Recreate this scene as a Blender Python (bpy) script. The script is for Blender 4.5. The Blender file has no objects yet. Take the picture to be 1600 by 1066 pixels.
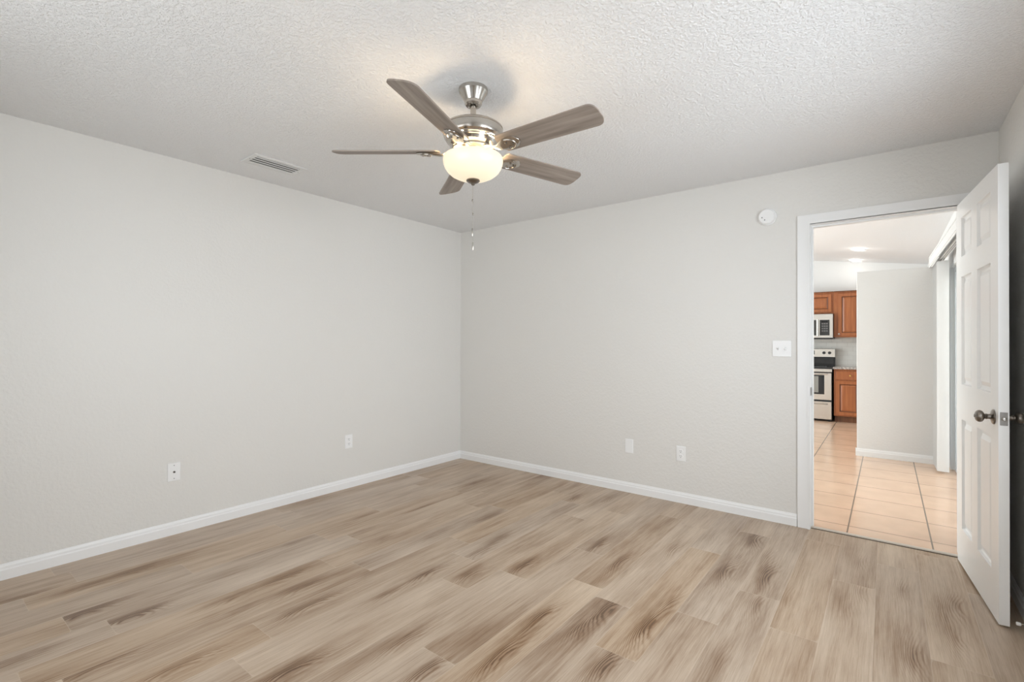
import bpy, bmesh, math, random
import numpy as np
from mathutils import Vector, Matrix
random.seed(7)
C = bpy.context.scene
COL = C.collection
PI = math.pi

# ------------------------------------------------------------------ camera
F, YAW, CH, ROLL, PITCH = 755.965, 0.6594, 1.2423, 0.00243, 0.00497
cam = bpy.data.cameras.new('camera'); camo = bpy.data.objects.new('camera', cam); COL.objects.link(camo)
cam.sensor_width = 36.0; cam.lens = F/1600*36; cam.clip_start = .02; cam.clip_end = 200
_s, _c = math.sin(YAW), math.cos(YAW)
Fh = Vector((-_s, _c, 0)); R0 = Vector((_c, _s, 0)); Z0 = Vector((0, 0, 1))
FW = Fh*math.cos(PITCH) + Z0*math.sin(PITCH); U0 = -Fh*math.sin(PITCH) + Z0*math.cos(PITCH)
XC = R0*math.cos(ROLL) + U0*math.sin(ROLL); YC = U0*math.cos(ROLL) - R0*math.sin(ROLL)
M = Matrix((XC, YC, -FW)).transposed().to_4x4(); M.translation = Vector((0, 0, CH))
camo.matrix_world = M
C.camera = camo

# ------------------------------------------------------------------ exposure, world, daylight and added fill lights
C.view_settings.view_transform = 'Standard'; C.view_settings.look = 'None'
C.view_settings.exposure = 0.0; C.view_settings.gamma = 1.0; C.view_settings.use_curve_mapping = False
w = bpy.data.worlds.new('world'); C.world = w; w.use_nodes = True
w.node_tree.nodes['Background'].inputs[0].default_value = (0.80, 0.90, 1.0, 1)
w.node_tree.nodes['Background'].inputs[1].default_value = 1.6

def area(name, loc, target, sx, sy, power, color, spread=180):
    l = bpy.data.lights.new(name, 'AREA'); l.shape = 'RECTANGLE'; l.size = sx; l.size_y = sy
    l.energy = power; l.color = color; l.spread = math.radians(spread)
    o = bpy.data.objects.new(name, l); COL.objects.link(o); o.location = loc
    o.rotation_euler = (Vector(target)-Vector(loc)).to_track_quat('-Z', 'Y').to_euler()
    return o
XL, YB, XR, H, YF = -3.657, 3.807, 0.497, 2.44, -0.45
WIN_A = (-2.5, -0.2, 0.60, 2.10)      # unseen front-wall window, placed and sized for the room light (x0,x1,z0,z1)
WIN_B = (1.00, 2.75, 0.60, 2.10)      # added unseen right-wall window, placed to light ceiling and left wall (y0,y1,z0,z1)
area('fill_front_window', (-1.35, YF-.35, 1.65), (-1.2, 3.2, 1.05), 2.2, 1.4, 18, (1, 0.94, 0.85))  # added area light at the guessed front window
area('fill_right_window', (XR+.40, 1.85, 1.65), (-3.6, 3.0, 1.0), 1.75, 1.4, 34.5, (0.9, 0.95, 1), 130)  # added area light at the unseen right window, aimed at the left wall
area('fill_front_upward', (-1.35, YF-1.0, .45), (-1.3, 2.6, 2.44), 2.4, 1.0, 20, (0.86, 0.94, 1))  # added upward fill that brightens the ceiling from the front
area('fill_right_upward', (XR+1.0, 1.85, .45), (-1.6, 2.8, 2.44), 2.2, 1.0, 6, (0.95, 0.97, 1))  # added upward fill for the ceiling from the right side
area('daylight_slider', (XR+1.5, 5.35, 1.5), (-2, 5.5, 0.9), 2.6, 2.2, 104, (1, 0.95, 0.89))
area('fill_great_room', (-4.3, 7.0, 1.4), (0, 7.6, 1.9), 4.2, 2.2, 222, (0.86, 0.96, 1))  # added fill panel inside the hall, in front of its closed left wall

# ------------------------------------------------------------------ material helpers
def mat(name, col=(.8, .8, .8), rough=.5, metal=0, **kw):
    m = bpy.data.materials.new(name); m.use_nodes = True
    b = m.node_tree.nodes['Principled BSDF']
    b.inputs['Base Color'].default_value = (*col, 1); b.inputs['Roughness'].default_value = rough
    b.inputs['Metallic'].default_value = metal
    for k, v in kw.items():
        b.inputs[k.replace('_', ' ')].default_value = v
    return m
def nd(m, t, **kw):
    n = m.node_tree.nodes.new(t)
    for k, v in kw.items():
        if k in n.inputs: n.inputs[k].default_value = v
        else: setattr(n, k, v)
    return n
def lk(m, a, ao, b, bi): m.node_tree.links.new(a.outputs[ao], b.inputs[bi])
def bsdf(m): return m.node_tree.nodes['Principled BSDF']
def plaster(name, col, scale, dist, rough, detail=3.0, fine=None):
    m = mat(name, col, rough)
    tc = nd(m, 'ShaderNodeTexCoord'); n = nd(m, 'ShaderNodeTexNoise'); n.inputs['Scale'].default_value = scale
    n.inputs['Detail'].default_value = detail; n.inputs['Roughness'].default_value = .55
    lk(m, tc, 'Object', n, 'Vector')
    r = nd(m, 'ShaderNodeMapRange'); r.inputs['From Min'].default_value = .42; r.inputs['From Max'].default_value = .62
    lk(m, n, 'Fac', r, 'Value')
    bu = nd(m, 'ShaderNodeBump'); bu.inputs['Strength'].default_value = 1.0; bu.inputs['Distance'].default_value = dist
    lk(m, r, 'Result', bu, 'Height'); lk(m, bu, 'Normal', bsdf(m), 'Normal')
    return m
MW = plaster('wall_paint', (.80, .785, .752), 55, .0006, .42)
MW2 = plaster('hall_wall_paint', (.82, .815, .80), 55, .0005, .45)
MWH = plaster('kitchen_wall_paint', (.86, .86, .85), 55, .0004, .5)
MC = plaster('ceiling_texture', (.90, .90, .90), 85, .0027, .75, 4)
MC2 = plaster('hall_ceiling_paint', (.87, .87, .87), 60, .0008, .7)
MT = mat('trim_white', (.92, .92, .915), .3)
MD = mat('door_white', (.92, .915, .90), .28)
MP = mat('plate_white', (.93, .93, .925), .3)
MDARK = mat('dark_slot', (.05, .05, .05), .6)
MGREY = mat('slot_grey', (.22, .22, .22), .5)
MNI = mat('brushed_nickel', (.50, .47, .43), .22, 1)
MNI2 = mat('satin_nickel', (.24, .215, .19), .3, 1)
MSS = mat('stainless_steel', (.66, .65, .63), .27, 1)
MBLK = mat('black_enamel', (.02, .02, .022), .12)
MBLKM = mat('black_matte', (.03, .03, .03), .5)
MBRASS = mat('brass', (.75, .52, .2), .25, 1)
MVENT = mat('vent_white', (.80, .80, .79), .4)
MVINYL = mat('blind_vinyl', (.76, .76, .75), .4)
MALU = mat('slider_frame', (.80, .82, .83), .35)
MGLASS = mat('window_glass', (.95, 1, 1), .02); bsdf(MGLASS).inputs['Transmission Weight'].default_value = 1
MRUB = mat('rubber_white', (.85, .84, .82), .5)

def wood_mat(name, c1, c2, rough=.35, sc=(3, 3, 30), axis='Z'):
    m = mat(name, c1, rough)
    tc = nd(m, 'ShaderNodeTexCoord'); mp = nd(m, 'ShaderNodeMapping')
    s = {'Z': (38, 38, 2.5), 'X': (2.5, 38, 38), 'Y': (38, 2.5, 38)}[axis]
    mp.inputs['Scale'].default_value = s; lk(m, tc, 'Object', mp, 'Vector')
    n = nd(m, 'ShaderNodeTexNoise'); n.inputs['Scale'].default_value = 1; n.inputs['Detail'].default_value = 5
    lk(m, mp, 'Vector', n, 'Vector')
    cr = nd(m, 'ShaderNodeValToRGB'); cr.color_ramp.elements[0].position = .3; cr.color_ramp.elements[1].position = .7
    cr.color_ramp.elements[0].color = (*c2, 1); cr.color_ramp.elements[1].color = (*c1, 1)
    lk(m, n, 'Fac', cr, 'Fac'); lk(m, cr, 'Color', bsdf(m), 'Base Color')
    return m
MCAB = wood_mat('cherry_cabinet_wood', (.44, .155, .055), (.30, .09, .030), .32)
MGRV = wood_mat('dark_groove_wood', (.17, .055, .02), (.11, .035, .014), .4)  # darker wood colour for the groove faces of the cabinet doors
MBLADE = wood_mat('weathered_oak_blade', (.36, .305, .26), (.19, .155, .13), .5, axis='X')

# granite
MGR = mat('speckled_granite', (.4, .37, .35), .15)
_t = nd(MGR, 'ShaderNodeTexCoord'); _v = nd(MGR, 'ShaderNodeTexVoronoi'); _v.inputs['Scale'].default_value = 70
lk(MGR, _t, 'Object', _v, 'Vector'); _r = nd(MGR, 'ShaderNodeValToRGB')
_r.color_ramp.elements[0].color = (.1, .09, .09, 1); _r.color_ramp.elements[1].color = (.75, .68, .62, 1)
lk(MGR, _v, 'Color', _r, 'Fac'); lk(MGR, _r, 'Color', bsdf(MGR), 'Base Color')
# backsplash and floor tile
def brick_mat(name, c, mortar, bw, rh, ms, offset, axes, rough, off=(0, 0), var=.03):
    m = mat(name, c, rough)
    tc = nd(m, 'ShaderNodeNewGeometry'); sx = nd(m, 'ShaderNodeSeparateXYZ'); lk(m, tc, 'Position', sx, 'Vector')
    cx = nd(m, 'ShaderNodeCombineXYZ'); lk(m, sx, axes[0], cx, 'X'); lk(m, sx, axes[1], cx, 'Y')
    mp = nd(m, 'ShaderNodeMapping'); mp.inputs['Location'].default_value = (off[0], off[1], 0); lk(m, cx, 'Vector', mp, 'Vector')
    b = nd(m, 'ShaderNodeTexBrick'); b.offset = offset; b.squash = 1
    b.inputs['Color1'].default_value = (*[v*(1-var) for v in c], 1); b.inputs['Color2'].default_value = (*[min(1, v*(1+var)) for v in c], 1)
    b.inputs['Mortar'].default_value = (*mortar, 1); b.inputs['Scale'].default_value = 1
    b.inputs['Mortar Size'].default_value = ms; b.inputs['Brick Width'].default_value = bw; b.inputs['Row Height'].default_value = rh
    b.inputs['Mortar Smooth'].default_value = .1
    lk(m, mp, 'Vector', b, 'Vector')
    n = nd(m, 'ShaderNodeTexNoise'); n.inputs['Scale'].default_value = 6; n.inputs['Detail'].default_value = 6
    lk(m, tc, 'Position', n, 'Vector')
    mr = nd(m, 'ShaderNodeMapRange'); mr.inputs['From Min'].default_value = .3; mr.inputs['From Max'].default_value = .7
    mr.inputs['To Min'].default_value = 1-var*2.5; mr.inputs['To Max'].default_value = 1+var*1.5; lk(m, n, 'Fac', mr, 'Value')
    mx = nd(m, 'ShaderNodeVectorMath', operation='MULTIPLY'); lk(m, b, 'Color', mx, 0)
    cc = nd(m, 'ShaderNodeCombineXYZ')
    for k in 'XYZ': lk(m, mr, 'Result', cc, k)
    lk(m, cc, 'Vector', mx, 1); lk(m, mx, 'Vector', bsdf(m), 'Base Color')
    bu = nd(m, 'ShaderNodeBump'); bu.inputs['Distance'].default_value = .002; bu.inputs['Strength'].default_value = .6; bu.invert = True
    lk(m, b, 'Fac', bu, 'Height'); lk(m, bu, 'Normal', bsdf(m), 'Normal')
    return m
MTILE = brick_mat('terracotta_floor_tile', (.77, .53, .375), (.40, .28, .20), 400, .40, .0065, 0, ('X', 'Y'), .20, off=(150, -4.03+.40*11), var=.03)
_src = bsdf(MTILE).inputs['Base Color'].links[0].from_socket
_g = nd(MTILE, 'ShaderNodeNewGeometry'); _x = nd(MTILE, 'ShaderNodeSeparateXYZ'); lk(MTILE, _g, 'Position', _x, 'Vector')
_a = nd(MTILE, 'ShaderNodeMath', operation='PINGPONG'); _b = nd(MTILE, 'ShaderNodeMath', operation='ADD'); _b.inputs[1].default_value = .21+4.3
MTILE.node_tree.links.new(_x.outputs['X'], _b.inputs[0]); MTILE.node_tree.links.new(_b.outputs[0], _a.inputs[0]); _a.inputs[1].default_value = .215
_l = nd(MTILE, 'ShaderNodeMath', operation='LESS_THAN'); _l.inputs[1].default_value = .0042; MTILE.node_tree.links.new(_a.outputs[0], _l.inputs[0])
_m = nd(MTILE, 'ShaderNodeMix', data_type='RGBA'); MTILE.node_tree.links.new(_l.outputs[0], _m.inputs[0]); MTILE.node_tree.links.new(_src, _m.inputs[6])
_m.inputs[7].default_value = (.22, .17, .13, 1); MTILE.node_tree.links.new(_m.outputs[2], bsdf(MTILE).inputs['Base Color'])
MSPL = brick_mat('backsplash_tile', (.68, .66, .62), (.56, .54, .5), .15, .075, .002, .5, ('X', 'Z'), .25, var=.02)

# ------------------------------------------------------------------ mesh helpers
def BM(): return bmesh.new()
def box(bm, a, b, bev=0, seg=1):
    x0, x1 = sorted((a[0], b[0])); y0, y1 = sorted((a[1], b[1])); z0, z1 = sorted((a[2], b[2]))
    g = bmesh.ops.create_cube(bm, size=1, matrix=Matrix.Translation(((x0+x1)/2, (y0+y1)/2, (z0+z1)/2)) @ Matrix.Diagonal((x1-x0, y1-y0, z1-z0, 1)))
    if bev:
        vs = set(g['verts']); es = [e for e in bm.edges if e.verts[0] in vs and e.verts[1] in vs]
        bmesh.ops.bevel(bm, geom=es, offset=bev, segments=seg, affect='EDGES', clamp_overlap=True, profile=.5)
def lathe(bm, prof, mtx=Matrix.Identity(4), n=48, closed=False):
    rings = []
    for r, z in prof:
        if r < 1e-6: rings.append([bm.verts.new(mtx @ Vector((0, 0, z)))])
        else: rings.append([bm.verts.new(mtx @ Vector((r*math.cos(2*PI*k/n), r*math.sin(2*PI*k/n), z))) for k in range(n)])
    for i in range(len(rings)-1):
        a, b = rings[i], rings[i+1]
        for k in range(n):
            k2 = (k+1) % n
            if len(a) == 1 and len(b) == 1: continue
            if len(a) == 1: bm.faces.new((a[0], b[k2], b[k]))
            elif len(b) == 1: bm.faces.new((a[k], a[k2], b[0]))
            else: bm.faces.new((a[k], a[k2], b[k2], b[k]))
def tube(bm, pts, r, n=12, caps=True):
    pts = [Vector(p) for p in pts]; rings = []
    for i, p in enumerate(pts):
        d = (pts[min(i+1, len(pts)-1)]-pts[max(i-1, 0)]).normalized()
        q = d.to_track_quat('Z', 'X').to_matrix()
        rr = r[i] if isinstance(r, (list, tuple)) else r
        rings.append([bm.verts.new(p + q @ Vector((rr*math.cos(2*PI*k/n), rr*math.sin(2*PI*k/n), 0))) for k in range(n)])
    for a, b in zip(rings, rings[1:]):
        for k in range(n): bm.faces.new((a[k], a[(k+1) % n], b[(k+1) % n], b[k]))
    if caps: bm.faces.new(rings[0][::-1]); bm.faces.new(rings[-1])
def obj(name, bm, m, parent=None, smooth=False, loc=None, rot=None, angle=35):
    bmesh.ops.recalc_face_normals(bm, faces=bm.faces)
    me = bpy.data.meshes.new(name); bm.to_mesh(me); bm.free()
    for mm in (m if isinstance(m, (list, tuple)) else [m]): me.materials.append(mm)
    o = bpy.data.objects.new(name, me); COL.objects.link(o)
    if smooth:
        me.polygons.foreach_set('use_smooth', [True]*len(me.polygons))
        me.set_sharp_from_angle(angle=math.radians(angle))
    if parent: o.parent = parent
    if loc: o.location = loc
    if rot: o.rotation_euler = rot
    return o
def tag(o, label, cat, group=None):
    o['label'] = label; o['category'] = cat
    if group: o['group'] = group
    return o
def thing(name, label, cat, loc=(0, 0, 0), rot=(0, 0, 0), group=None):
    o = bpy.data.objects.new(name, None); COL.objects.link(o); o.location = loc; o.rotation_euler = rot
    o.empty_display_size = .1
    return tag(o, label, cat, group)
def struct(name, bm, m, parent=None, smooth=False):
    o = obj(name, bm, m, parent, smooth)
    if not parent: o['kind'] = 'structure'
    return o

# ------------------------------------------------------------------ vinyl plank floor (one mesh, wood grain from attributes)
PW, PL = .1815, 1.22
ENDS = [(-0.068, 3.067), (-0.257, 3.409), (-0.518, 2.643), (-1.05, 2.14), (-1.415, 2.567), (-1.90, 3.278),
        (-2.474, 1.525), (-2.139, 0.995), (-2.694, 0.604), (-1.74, 1.799), (-2.9, 1.709), (-0.37, 2.378-.0), (.25, 3.75)]
KN = [(-0.67, 3.4, 1.0), (-2.0, 3.41, 0.7), (-1.77, 3.59, 0.6), (-1.21, 2.56, 0.7), (-1.42, 2.68, 0.8), (-1.62, 2.19, 0.8), (-0.71, 2.84, 0.8), (-0.52, 2.89, 0.8), (-1.03, 2.92, 0.6), (-0.5, 2.54, 0.5), (-1.05, 2.07, 1.0), (-1.26, 1.84, 0.9), (-0.84, 2.03, 1.0), (-0.87, 1.71, 0.8), (-0.83, 2.28, 0.5), (-0.11, 3.02, 0.4), (-0.16, 2.77, 0.3), (0.06, 3.15, 0.4), (0.2, 3.01, 0.5), (0.23, 2.76, 0.5), (0.08, 2.51, 0.6), (-0.52, 2.02, 0.3), (-2.53, 1.06, 0.8), (-2.53, 1.31, 0.7), (-2.92, 1.56, 0.5), (-2.36, 1.3, 0.7), (-2.17, 1.23, 1.0), (-2.72, 0.7, 0.9), (-2.93, 0.57, 0.8), (-2.16, 0.7, 0.9), (-2.4, 0.49, 0.8), (-2.7, 0.33, 0.6), (-3.23, 0.59, 0.6), (-3.33, 0.42, 0.6), (-3.24, 0.83, 0.7), (-1.8, 0.93, 1.0), (-1.6, 1.32, 0.7), (-1.97, 1.83, 0.9), (-2.32, 2.19, 0.6), (-1.78, 1.94, 0.8), (-1.92, 2.14, 0.6), (-1.95, 2.39, 0.6), (-1.39, 1.26, 0.9), (-1.22, 1.5, 0.8), (-2.78, 2.45, 0.7), (-2.75, 1.92, 0.6), (-2.91, 3.2, 0.7), (-2.53, 1.94, 0.6)]
def build_floor():
    rng = random.Random(11)
    V, Fc, tone, knot, phi, edge, warm = [], [], [], [], [], [], []
    c0 = math.floor((XL-.135)/PW); c1 = math.ceil((XR-.135)/PW)
    tones = [-.9, .5, -.2, .9, -.5, .3, -1, .7, .1, -.6, 1, 0]
    pi_ = 0
    for ci in range(c0, c1):
        xa, xb = max(XL, .135+ci*PW), min(XR, .135+(ci+1)*PW)
        if xb-xa < .002: continue
        off = None
        for ex, ey in ENDS:
            if math.floor((ex-.135)/PW) == ci: off = ey
        if off is None: off = rng.uniform(0, PL)
        y = off - math.ceil((off-YF)/PL)*PL
        while y < YB+.02:
            ya, yb_ = max(YF, y), min(YB+.022, y+PL)
            y += PL
            if yb_-ya < .002: continue
            t = tones[(pi_*5+rng.randrange(3)) % 12]*.8 + rng.uniform(-.2, .2); pi_ += 1
            wm = rng.uniform(-1, 1)
            ks = [(kx, ky, s, .045+.02*s, .012) for kx, ky, s in KN if xa <= kx <= xb and ya <= ky <= yb_]
            if rng.random() < .6:
                ks.append((rng.uniform(xa, xb), rng.uniform(ya, yb_), rng.uniform(.25, .5), .05, .01))
            sx = rng.uniform(-.6, .6); ph = rng.uniform(0, 20)
            nx, ny = max(2, int((xb-xa)/.0075)), max(2, int((yb_-ya)/.03))
            xs = np.linspace(xa, xb, nx+1); ys = np.linspace(ya, yb_, ny+1)
            X, Y = np.meshgrid(xs, ys)
            K = np.zeros_like(X); P = (X-xa)*(1+.0*sx)*1.0 + .01*np.sin(Y*3.1+ph) + .006*np.sin(Y*7.3+ph*2)
            for kx, ky, s, r, a in ks:
                dx, dy = X-kx, Y-ky
                K += s*np.exp(-(dx/(r*.55))**2-(dy/(r*2.0))**2)*.8 + s*.34*np.exp(-(dx/(r*1.0))**2-(dy/(r*4.5))**2)
                P += s*.075*np.exp(-(dx/(r*1.1))**2-(dy/(r*3.2))**2)
            Ed = np.minimum(np.minimum(X-xa, xb-X), np.minimum(Y-ya, yb_-Y))
            b0 = len(V)
            V += [(float(a), float(b), 0.0) for a, b in zip(X.ravel(), Y.ravel())]
            knot += K.ravel().tolist(); phi += (P+ph).ravel().tolist(); edge += Ed.ravel().tolist()
            tone += [t]*X.size; warm += [wm]*X.size
            W = nx+1
            for j in range(ny):
                for i in range(nx):
                    q = b0+j*W+i; Fc.append((q, q+1, q+W+1, q+W))
    me = bpy.data.meshes.new('floor'); me.from_pydata(V, [], Fc)
    for nm, dat in (('tone', tone), ('knot', knot), ('phi', phi), ('edge', edge), ('warm', warm)):
        at = me.attributes.new(nm, 'FLOAT', 'POINT'); at.data.foreach_set('value', dat)
    m = mat('vinyl_oak_plank', (.4, .3, .22), .36)
    def at(n): return nd(m, 'ShaderNodeAttribute', attribute_name=n)
    T, K, P, E_, Wm = at('tone'), at('knot'), at('phi'), at('edge'), at('warm')
    g = nd(m, 'ShaderNodeNewGeometry')
    def ma(op, a, b=None, c=None, clamp=False):
        n = nd(m, 'ShaderNodeMath', operation=op); n.use_clamp = clamp
        for i, v in enumerate((a, b, c)):
            if v is None: continue
            if isinstance(v, (int, float)): n.inputs[i].default_value = v
            else: m.node_tree.links.new(v, n.inputs[i])
        return n.outputs[0]
    fac = lambda n: n.outputs['Fac']
    # plank-shifted coordinates
    sh = nd(m, 'ShaderNodeVectorMath', operation='ADD'); lk(m, g, 'Position', sh, 0)
    cx = nd(m, 'ShaderNodeCombineXYZ'); m.node_tree.links.new(ma('MULTIPLY', fac(T), 37.0), cx.inputs['Z']); lk(m, cx, 'Vector', sh, 1)
    def noise(scale_vec, detail=4, rough=.55, dist=0):
        mp = nd(m, 'ShaderNodeMapping'); mp.inputs['Scale'].default_value = scale_vec; lk(m, sh, 'Vector', mp, 'Vector')
        n = nd(m, 'ShaderNodeTexNoise'); n.inputs['Scale'].default_value = 1; n.inputs['Detail'].default_value = detail
        n.inputs['Roughness'].default_value = rough; n.inputs['Distortion'].default_value = dist
        lk(m, mp, 'Vector', n, 'Vector'); return n.outputs['Fac']
    streak = noise((22, .95, 1), 6, .6)
    mid = noise((100, 2.8, 1), 6, .65)
    broad = noise((7, 1.7, 1), 3)
    finen = noise((320, 9, 1), 4, .7)
    wig = noise((30, 6, 1), 3)
    # cathedral rings : sin of the warped potential
    ring = ma('SINE', ma('MULTIPLY', ma('ADD', fac(P), ma('MULTIPLY', wig, .016)), 620.0))
    ring = ma('MULTIPLY_ADD', ring, .5, .5); ring = ma('POWER', ring, 2.0)
    ringmask = ma('ADD', ma('MULTIPLY', ma('MINIMUM', fac(K), 1.0), .95), .035)
    # darkness value
    d = ma('MULTIPLY', ma('SUBTRACT', streak, .5), -.60)
    d = ma('MULTIPLY_ADD', ma('SUBTRACT', mid, .5), -.65, d)
    d = ma('MULTIPLY_ADD', ma('SUBTRACT', broad, .5), -.95, d)
    d = ma('MULTIPLY_ADD', ma('SUBTRACT', finen, .5), -.55, d)
    d = ma('MULTIPLY_ADD', fac(T), -.085, d)
    kk = ma('MULTIPLY', fac(K), ma('MULTIPLY_ADD', wig, 1.4, -.15))
    d = ma('MULTIPLY_ADD', kk, .58, d)
    d = ma('MULTIPLY_ADD', ma('MULTIPLY', ring, ringmask), .50, d)
    d = ma('ADD', d, .33, clamp=True)
    cr = nd(m, 'ShaderNodeValToRGB'); m.node_tree.links.new(d, cr.inputs['Fac'])
    e = cr.color_ramp.elements
    e[0].position = 0; e[0].color = (.62, .50, .385, 1)
    e[1].position = 1; e[1].color = (.13, .072, .038, 1)
    for p_, c_ in ((.30, (.50, .385, .285, 1)), (.55, (.37, .262, .178, 1)), (.78, (.25, .15, .085, 1))):
        x = e.new(p_); x.color = c_
    # grey / warm shift per plank
    hs = nd(m, 'ShaderNodeHueSaturation'); lk(m, cr, 'Color', hs, 'Color')
    m.node_tree.links.new(ma('MULTIPLY_ADD', fac(Wm), .10, 1.04), hs.inputs['Saturation'])
    # pale bevel along the seams
    ef = ma('LESS_THAN', fac(E_), .0013)
    mx = nd(m, 'ShaderNodeMix', data_type='RGBA'); m.node_tree.links.new(ma('MULTIPLY', ef, .30), mx.inputs[0])
    lk(m, hs, 'Color', mx, 6); mx.inputs[7].default_value = (.66, .56, .45, 1)
    lk(m, mx, 2, bsdf(m), 'Base Color')
    bu = nd(m, 'ShaderNodeBump'); bu.inputs['Distance'].default_value = .0006; bu.inputs['Strength'].default_value = .35
    m.node_tree.links.new(ma('SUBTRACT', finen, ma('MULTIPLY', d, .6)), bu.inputs['Height']); lk(m, bu, 'Normal', bsdf(m), 'Normal')
    me.materials.append(m)
    o = bpy.data.objects.new('floor', me); COL.objects.link(o); o['kind'] = 'structure'
    # solid slab under the planks, same object kind
    return o
build_floor()
b = BM(); box(b, (XL-.1, YF-.1, -.12), (XR+.1, YB+.022, -.002)); struct('floor_slab', b, mat('concrete', (.3, .3, .3), .8))

# ------------------------------------------------------------------ bedroom shell
DX0, DX1, DZ = -.408, .330, 2.047      # doorway opening
WT = .12
b = BM(); box(b, (XL-.12, YF-.12, 0), (XL, YB+WT, H)); struct('wall_left', b, MW)
b = BM()
box(b, (XL, YB, 0), (DX0-.02, YB+WT, 3.4)); box(b, (DX1+.02, YB, 0), (XR+.14, YB+WT, 3.4)); box(b, (DX0-.02, YB, DZ+.02), (DX1+.02, YB+WT, 3.4))
struct('wall_back', b, MW)
b = BM(); y0, y1, z0, z1 = WIN_B
box(b, (XR, YF-.12, 0), (XR+.14, y0, H)); box(b, (XR, y1, 0), (XR+.14, YB, H)); box(b, (XR, y0, 0), (XR+.14, y1, z0)); box(b, (XR, y0, z1), (XR+.14, y1, H))
struct('wall_right', b, MW)
b = BM(); x0, x1, z0, z1 = WIN_A
box(b, (XL, YF-.12, z0), (x0, YF, z1)); box(b, (x1, YF-.12, z0), (XR, YF, z1)); box(b, (XL, YF-.12, 0), (XR, YF, z0)); box(b, (XL, YF-.12, z1), (XR, YF, H))
struct('wall_front', b, MW)
b = BM(); box(b, (XL-.12, YF-.12, H), (XR+.14, YB, H+.12)); struct('ceiling', b, MC)
def window_frame(name, horizontal, a0, a1, z0, z1, c):
    bm = BM(); t = .04
    def bx(u0, u1, v0, v1):
        if horizontal: box(bm, (u0, c-.03, v0), (u1, c+.03, v1))
        else: box(bm, (c-.03, u0, v0), (c+.03, u1, v1))
    bx(a0, a1, z0, z0+t); bx(a0, a1, z1-t, z1); bx(a0, a0+t, z0+t, z1-t); bx(a1-t, a1, z0+t, z1-t); bx(a0+t, a1-t, (z0+z1)/2-.015, (z0+z1)/2+.015)
    struct(name, bm, MT)
window_frame('unseen_window_1', True, *WIN_A[:2], *WIN_A[2:], YF-.07)  # frame of the unseen front window, position set for the light
window_frame('unseen_window_2', False, *WIN_B[:2], *WIN_B[2:], XR+.07)  # frame of the added right window, out of view

def baseboard(name, p0, p1, nrm, h=.082, t=.013, m=MT):
    p0, p1, n = Vector((*p0, 0)), Vector((*p1, 0)), Vector((*nrm, 0))
    prof = [(0, 0), (t, 0), (t, h*.62), (t*.72, h*.70), (t*.66, h*.82), (t*.35, h*.93), (t*.25, h), (0, h)]
    bm = BM()
    a = [bm.verts.new(p0+n*u+Z0*v) for u, v in prof]; c = [bm.verts.new(p1+n*u+Z0*v) for u, v in prof]
    for i in range(len(prof)):
        j = (i+1) % len(prof); bm.faces.new((a[i], a[j], c[j], c[i]))
    bm.faces.new(a[::-1]); bm.faces.new(c)
    return struct(name, bm, m)
baseboard('baseboard_left', (XL, YF), (XL, YB), (1, 0))
baseboard('baseboard_back', (XL, YB), (DX0-.078, YB), (0, -1))
baseboard('baseboard_right', (XR, YF), (XR, YB), (-1, 0))
baseboard('baseboard_front', (XL, YF), (XR, YF), (0, 1))

# door casing, jamb and stop (room side and hall side)
def casing():
    b = BM(); cw, ct = .075, .016; rev = .005
    for ys, s in ((YB, -1), (YB+WT, 1)):
        xo0, xi0 = DX0-rev-cw+.006, DX0-rev+.004
        xo1, xi1 = DX1+rev+cw-.006, DX1+rev-.004
        def slab(a, c_):
            box(b, (a[0], ys, a[1]), (c_[0], ys+s*ct, c_[1]))
        slab((xo0, 0), (xi0, DZ+.004)); slab((xi1, 0), (xo1, DZ+.004)); slab((xo0, DZ+.004), (xo1, DZ+.066))
        # raised inner bead
        box(b, (xi0-.014, ys, 0), (xi0, ys+s*(ct+.004), DZ+.018)); box(b, (xi1, ys, 0), (xi1+.014, ys+s*(ct+.004), DZ+.018))
        box(b, (xi0, ys, DZ+.004), (xi1, ys+s*(ct+.004), DZ+.018))
    return struct('trim_1', b, MT)
casing()
b = BM(); box(b, (DX0-.02, YB, 0), (DX0, YB+WT, DZ)); box(b, (DX1, YB, 0), (DX1+.02, YB+WT, DZ)); box(b, (DX0-.02, YB, DZ), (DX1+.02, YB+WT, DZ+.02))
box(b, (DX0, YB+.045, 0), (DX0+.012, YB+.08, DZ)); box(b, (DX0+.012, YB+.045, DZ-.012), (DX1, YB+.08, DZ))
struct('trim_2', b, MT)
b = BM(); box(b, (DX0+.0005, YB+.008, .895), (DX0+.003, YB+.042, .95), .0008); o = obj('strike_plate', b, MNI2)
tag(o, 'small metal strike plate set in the left jamb of the open doorway', 'strike plate')
# threshold strip between plank and tile
b = BM()
prof = [(0, 0), (.004, .006), (.02, .0075), (.034, .006), (.04, .0)]
ya = YB+.022
vs = [[b.verts.new((x, ya+u, v)) for u, v in prof] for x in (DX0, DX1)]
for i in range(len(prof)-1): b.faces.new((vs[0][i], vs[0][i+1], vs[1][i+1], vs[1][i]))
b.faces.new(vs[0]); b.faces.new(vs[1][::-1]); b.faces.new((vs[0][0], vs[1][0], vs[1][-1], vs[0][-1]))
struct('trim_3', b, mat('threshold_strip', (.60, .52, .44), .4))
b = BM(); box(b, (DX0, YB+.014, 0), (DX1, YB+.0215, .0025)); struct('trim_4', b, mat('threshold_dark_gap', (.07, .05, .035), .7))  # narrow dark strip along the plank side of the threshold

# ------------------------------------------------------------------ six panel door, open into the room
A = Vector((.320, 3.776, .010)); Bp = Vector((.388, 3.004, .010)); LD = (Bp-A).length; HD = 2.032; TD = .035
ang = math.atan2(Bp.y-A.y, Bp.x-A.x)
door = thing('panel_door', 'white six-panel interior door standing open against the right wall', 'door', A, (0, 0, ang))
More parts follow.
